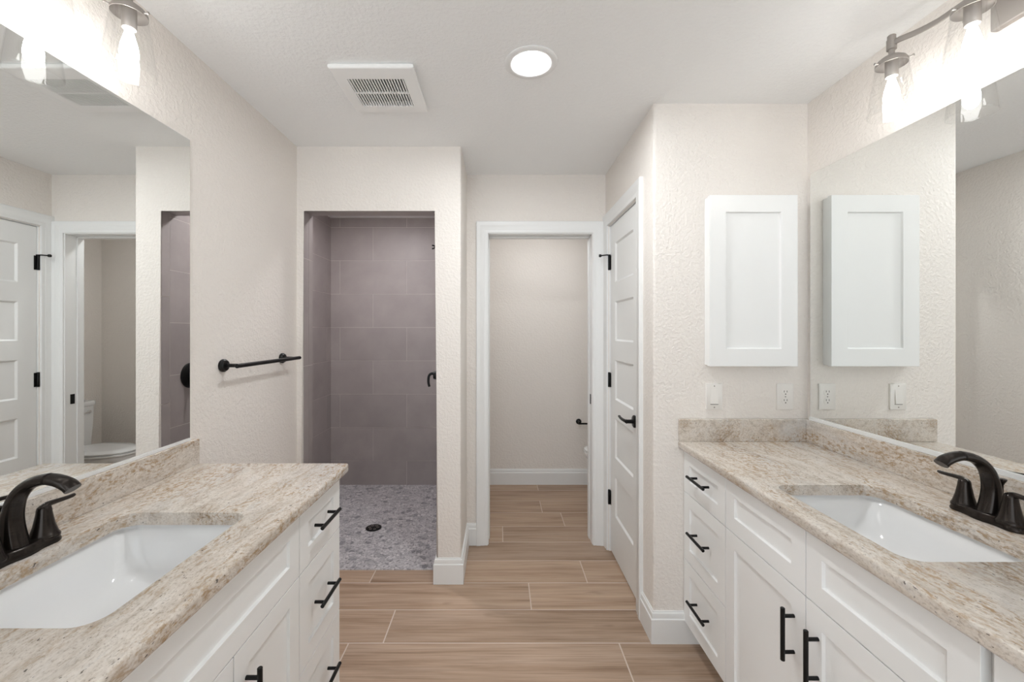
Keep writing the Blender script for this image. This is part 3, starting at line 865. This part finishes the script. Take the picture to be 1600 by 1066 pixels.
for s in (-1, 1):
    tube(bm, catmull([(-.046, 0, 0), (-.060, 0, s*.004), (-.070, 0, s*.009), (-.080, 0, s*.010)], 4), .0048, 10, up=(0,1,0))
obj('hook_body', bm, 'black', t, smooth=40)
t = thing('shower_drain', 'round black perforated drain in the pebble shower floor', 'drain', (-.90, 2.99, .003))
bm = BM(); lathe(bm, [(.055, .0002), (.055, .003), (.050, .0045), (.001, .0045)], (0,0,0), n=40)
obj('drain_plate', bm, 'black', t, smooth=30)
bm = BM()
for k in range(6):
    a = 2*PI*k/6
    vl = lathe(bm, [(.0095, .0046), (.0095, .0056), (.0065, .0056), (.0065, .0046)], (.029*math.cos(a), .029*math.sin(a), 0), n=14, cap0=False, cap1=False)
    for i in range(14):
        j = (i+1) % 14; bm.faces.new((vl[-1][i], vl[-1][j], vl[0][j], vl[0][i]))
obj('pierced_pattern', bm, 'nickel', t)

# toilet paper holder
t = thing('toilet_paper_holder', 'black toilet paper holder on the far wall of the toilet room', 'toilet paper holder', (.722, YT, .578))
bm = BM(); lathe(bm, [(.024, -.0005), (.025, -.004), (.025, -.010), (.018, -.014), (.010, -.016), (.009, -.055), (.010, -.062), (.004, -.064)], (0,0,0), 'Y', n=28)
obj('mount_post', bm, 'black', t, smooth=35)
bm = BM(); lathe(bm, [(.006, -.010), (.0075, -.008), (.0075, .150), (.009, .152), (.009, .158)], (0, -.054, -.010), 'X', n=18)
obj('holder_arm', bm, 'black', t, smooth=35)

# toilet, tank on the right wall, bowl pointing to -X
TYC = 3.385
t = thing('toilet', 'white two-piece toilet with closed lid in the toilet room', 'toilet', (1.395, TYC, 0), -PI/2)
# local: -Y is the front, wall at y = 0
def egg(w, y_front, y_back, z, n=40, p=2.3):
    cy = y_back - w*.9; out = []
    for i in range(n):
        a = 2*PI*i/n; c, s = math.cos(a), math.sin(a)
        x = w*abs(c)**(2/p)*(1 if c >= 0 else -1)
        yy = cy + ((y_back-cy) if s > 0 else (cy-y_front))*abs(s)**(2/p)*(1 if s >= 0 else -1)
        out.append((x, yy, z))
    return out
bm = BM()
loft(bm, [egg(.115, -.50, -.13, .0005), egg(.118, -.51, -.125, .02), egg(.105, -.50, -.13, .06), egg(.10, -.50, -.13, .16), egg(.125, -.56, -.13, .25), egg(.165, -.655, -.12, .33), egg(.182, -.695, -.10, .385), egg(.185, -.700, -.10, .412), egg(.180, -.695, -.105, .418)])
obj('bowl', bm, 'porcelain', t, smooth=60)
bm = BM(); loft(bm, [egg(.180, -.705, -.215, .4215), egg(.187, -.712, -.21, .425), egg(.187, -.712, -.21, .436), egg(.182, -.707, -.212, .4395)])
obj('seat', bm, 'plastic' if False else 'porcelain', t, smooth=45)
bm = BM(); loft(bm, [egg(.180, -.705, -.20, .443), egg(.186, -.711, -.195, .446), egg(.186, -.711, -.195, .454), egg(.172, -.695, -.205, .463), egg(.12, -.62, -.23, .466)])
obj('lid', bm, 'porcelain', t, smooth=45)
bm = BM()
loft(bm, [rrect(0, -.088, .40, .14, .04, .405), rrect(0, -.088, .43, .158, .035, .45), rrect(0, -.088, .45, .166, .03, .66), rrect(0, -.088, .455, .168, .03, .770)])
obj('tank', bm, 'porcelain', t, smooth=40)
bm = BM()
loft(bm, [rrect(0, -.089, .465, .172, .03, .772), rrect(0, -.089, .475, .178, .03, .778), rrect(0, -.089, .475, .178, .03, .802), rrect(0, -.089, .462, .168, .03, .812)])
obj('tank_lid', bm, 'porcelain', t, smooth=40)
bm = BM(); lathe(bm, [(.014, -.169), (.014, -.183), (.008, -.187)], (-.165, 0, .725), 'Y', n=18)
tube(bm, catmull([(-.165, -.187, .725), (-.13, -.193, .724), (-.09, -.195, .718)], 4), [(.005, .008)]*9, 12)
obj('flush_lever', bm, 'chrome', t, smooth=40)
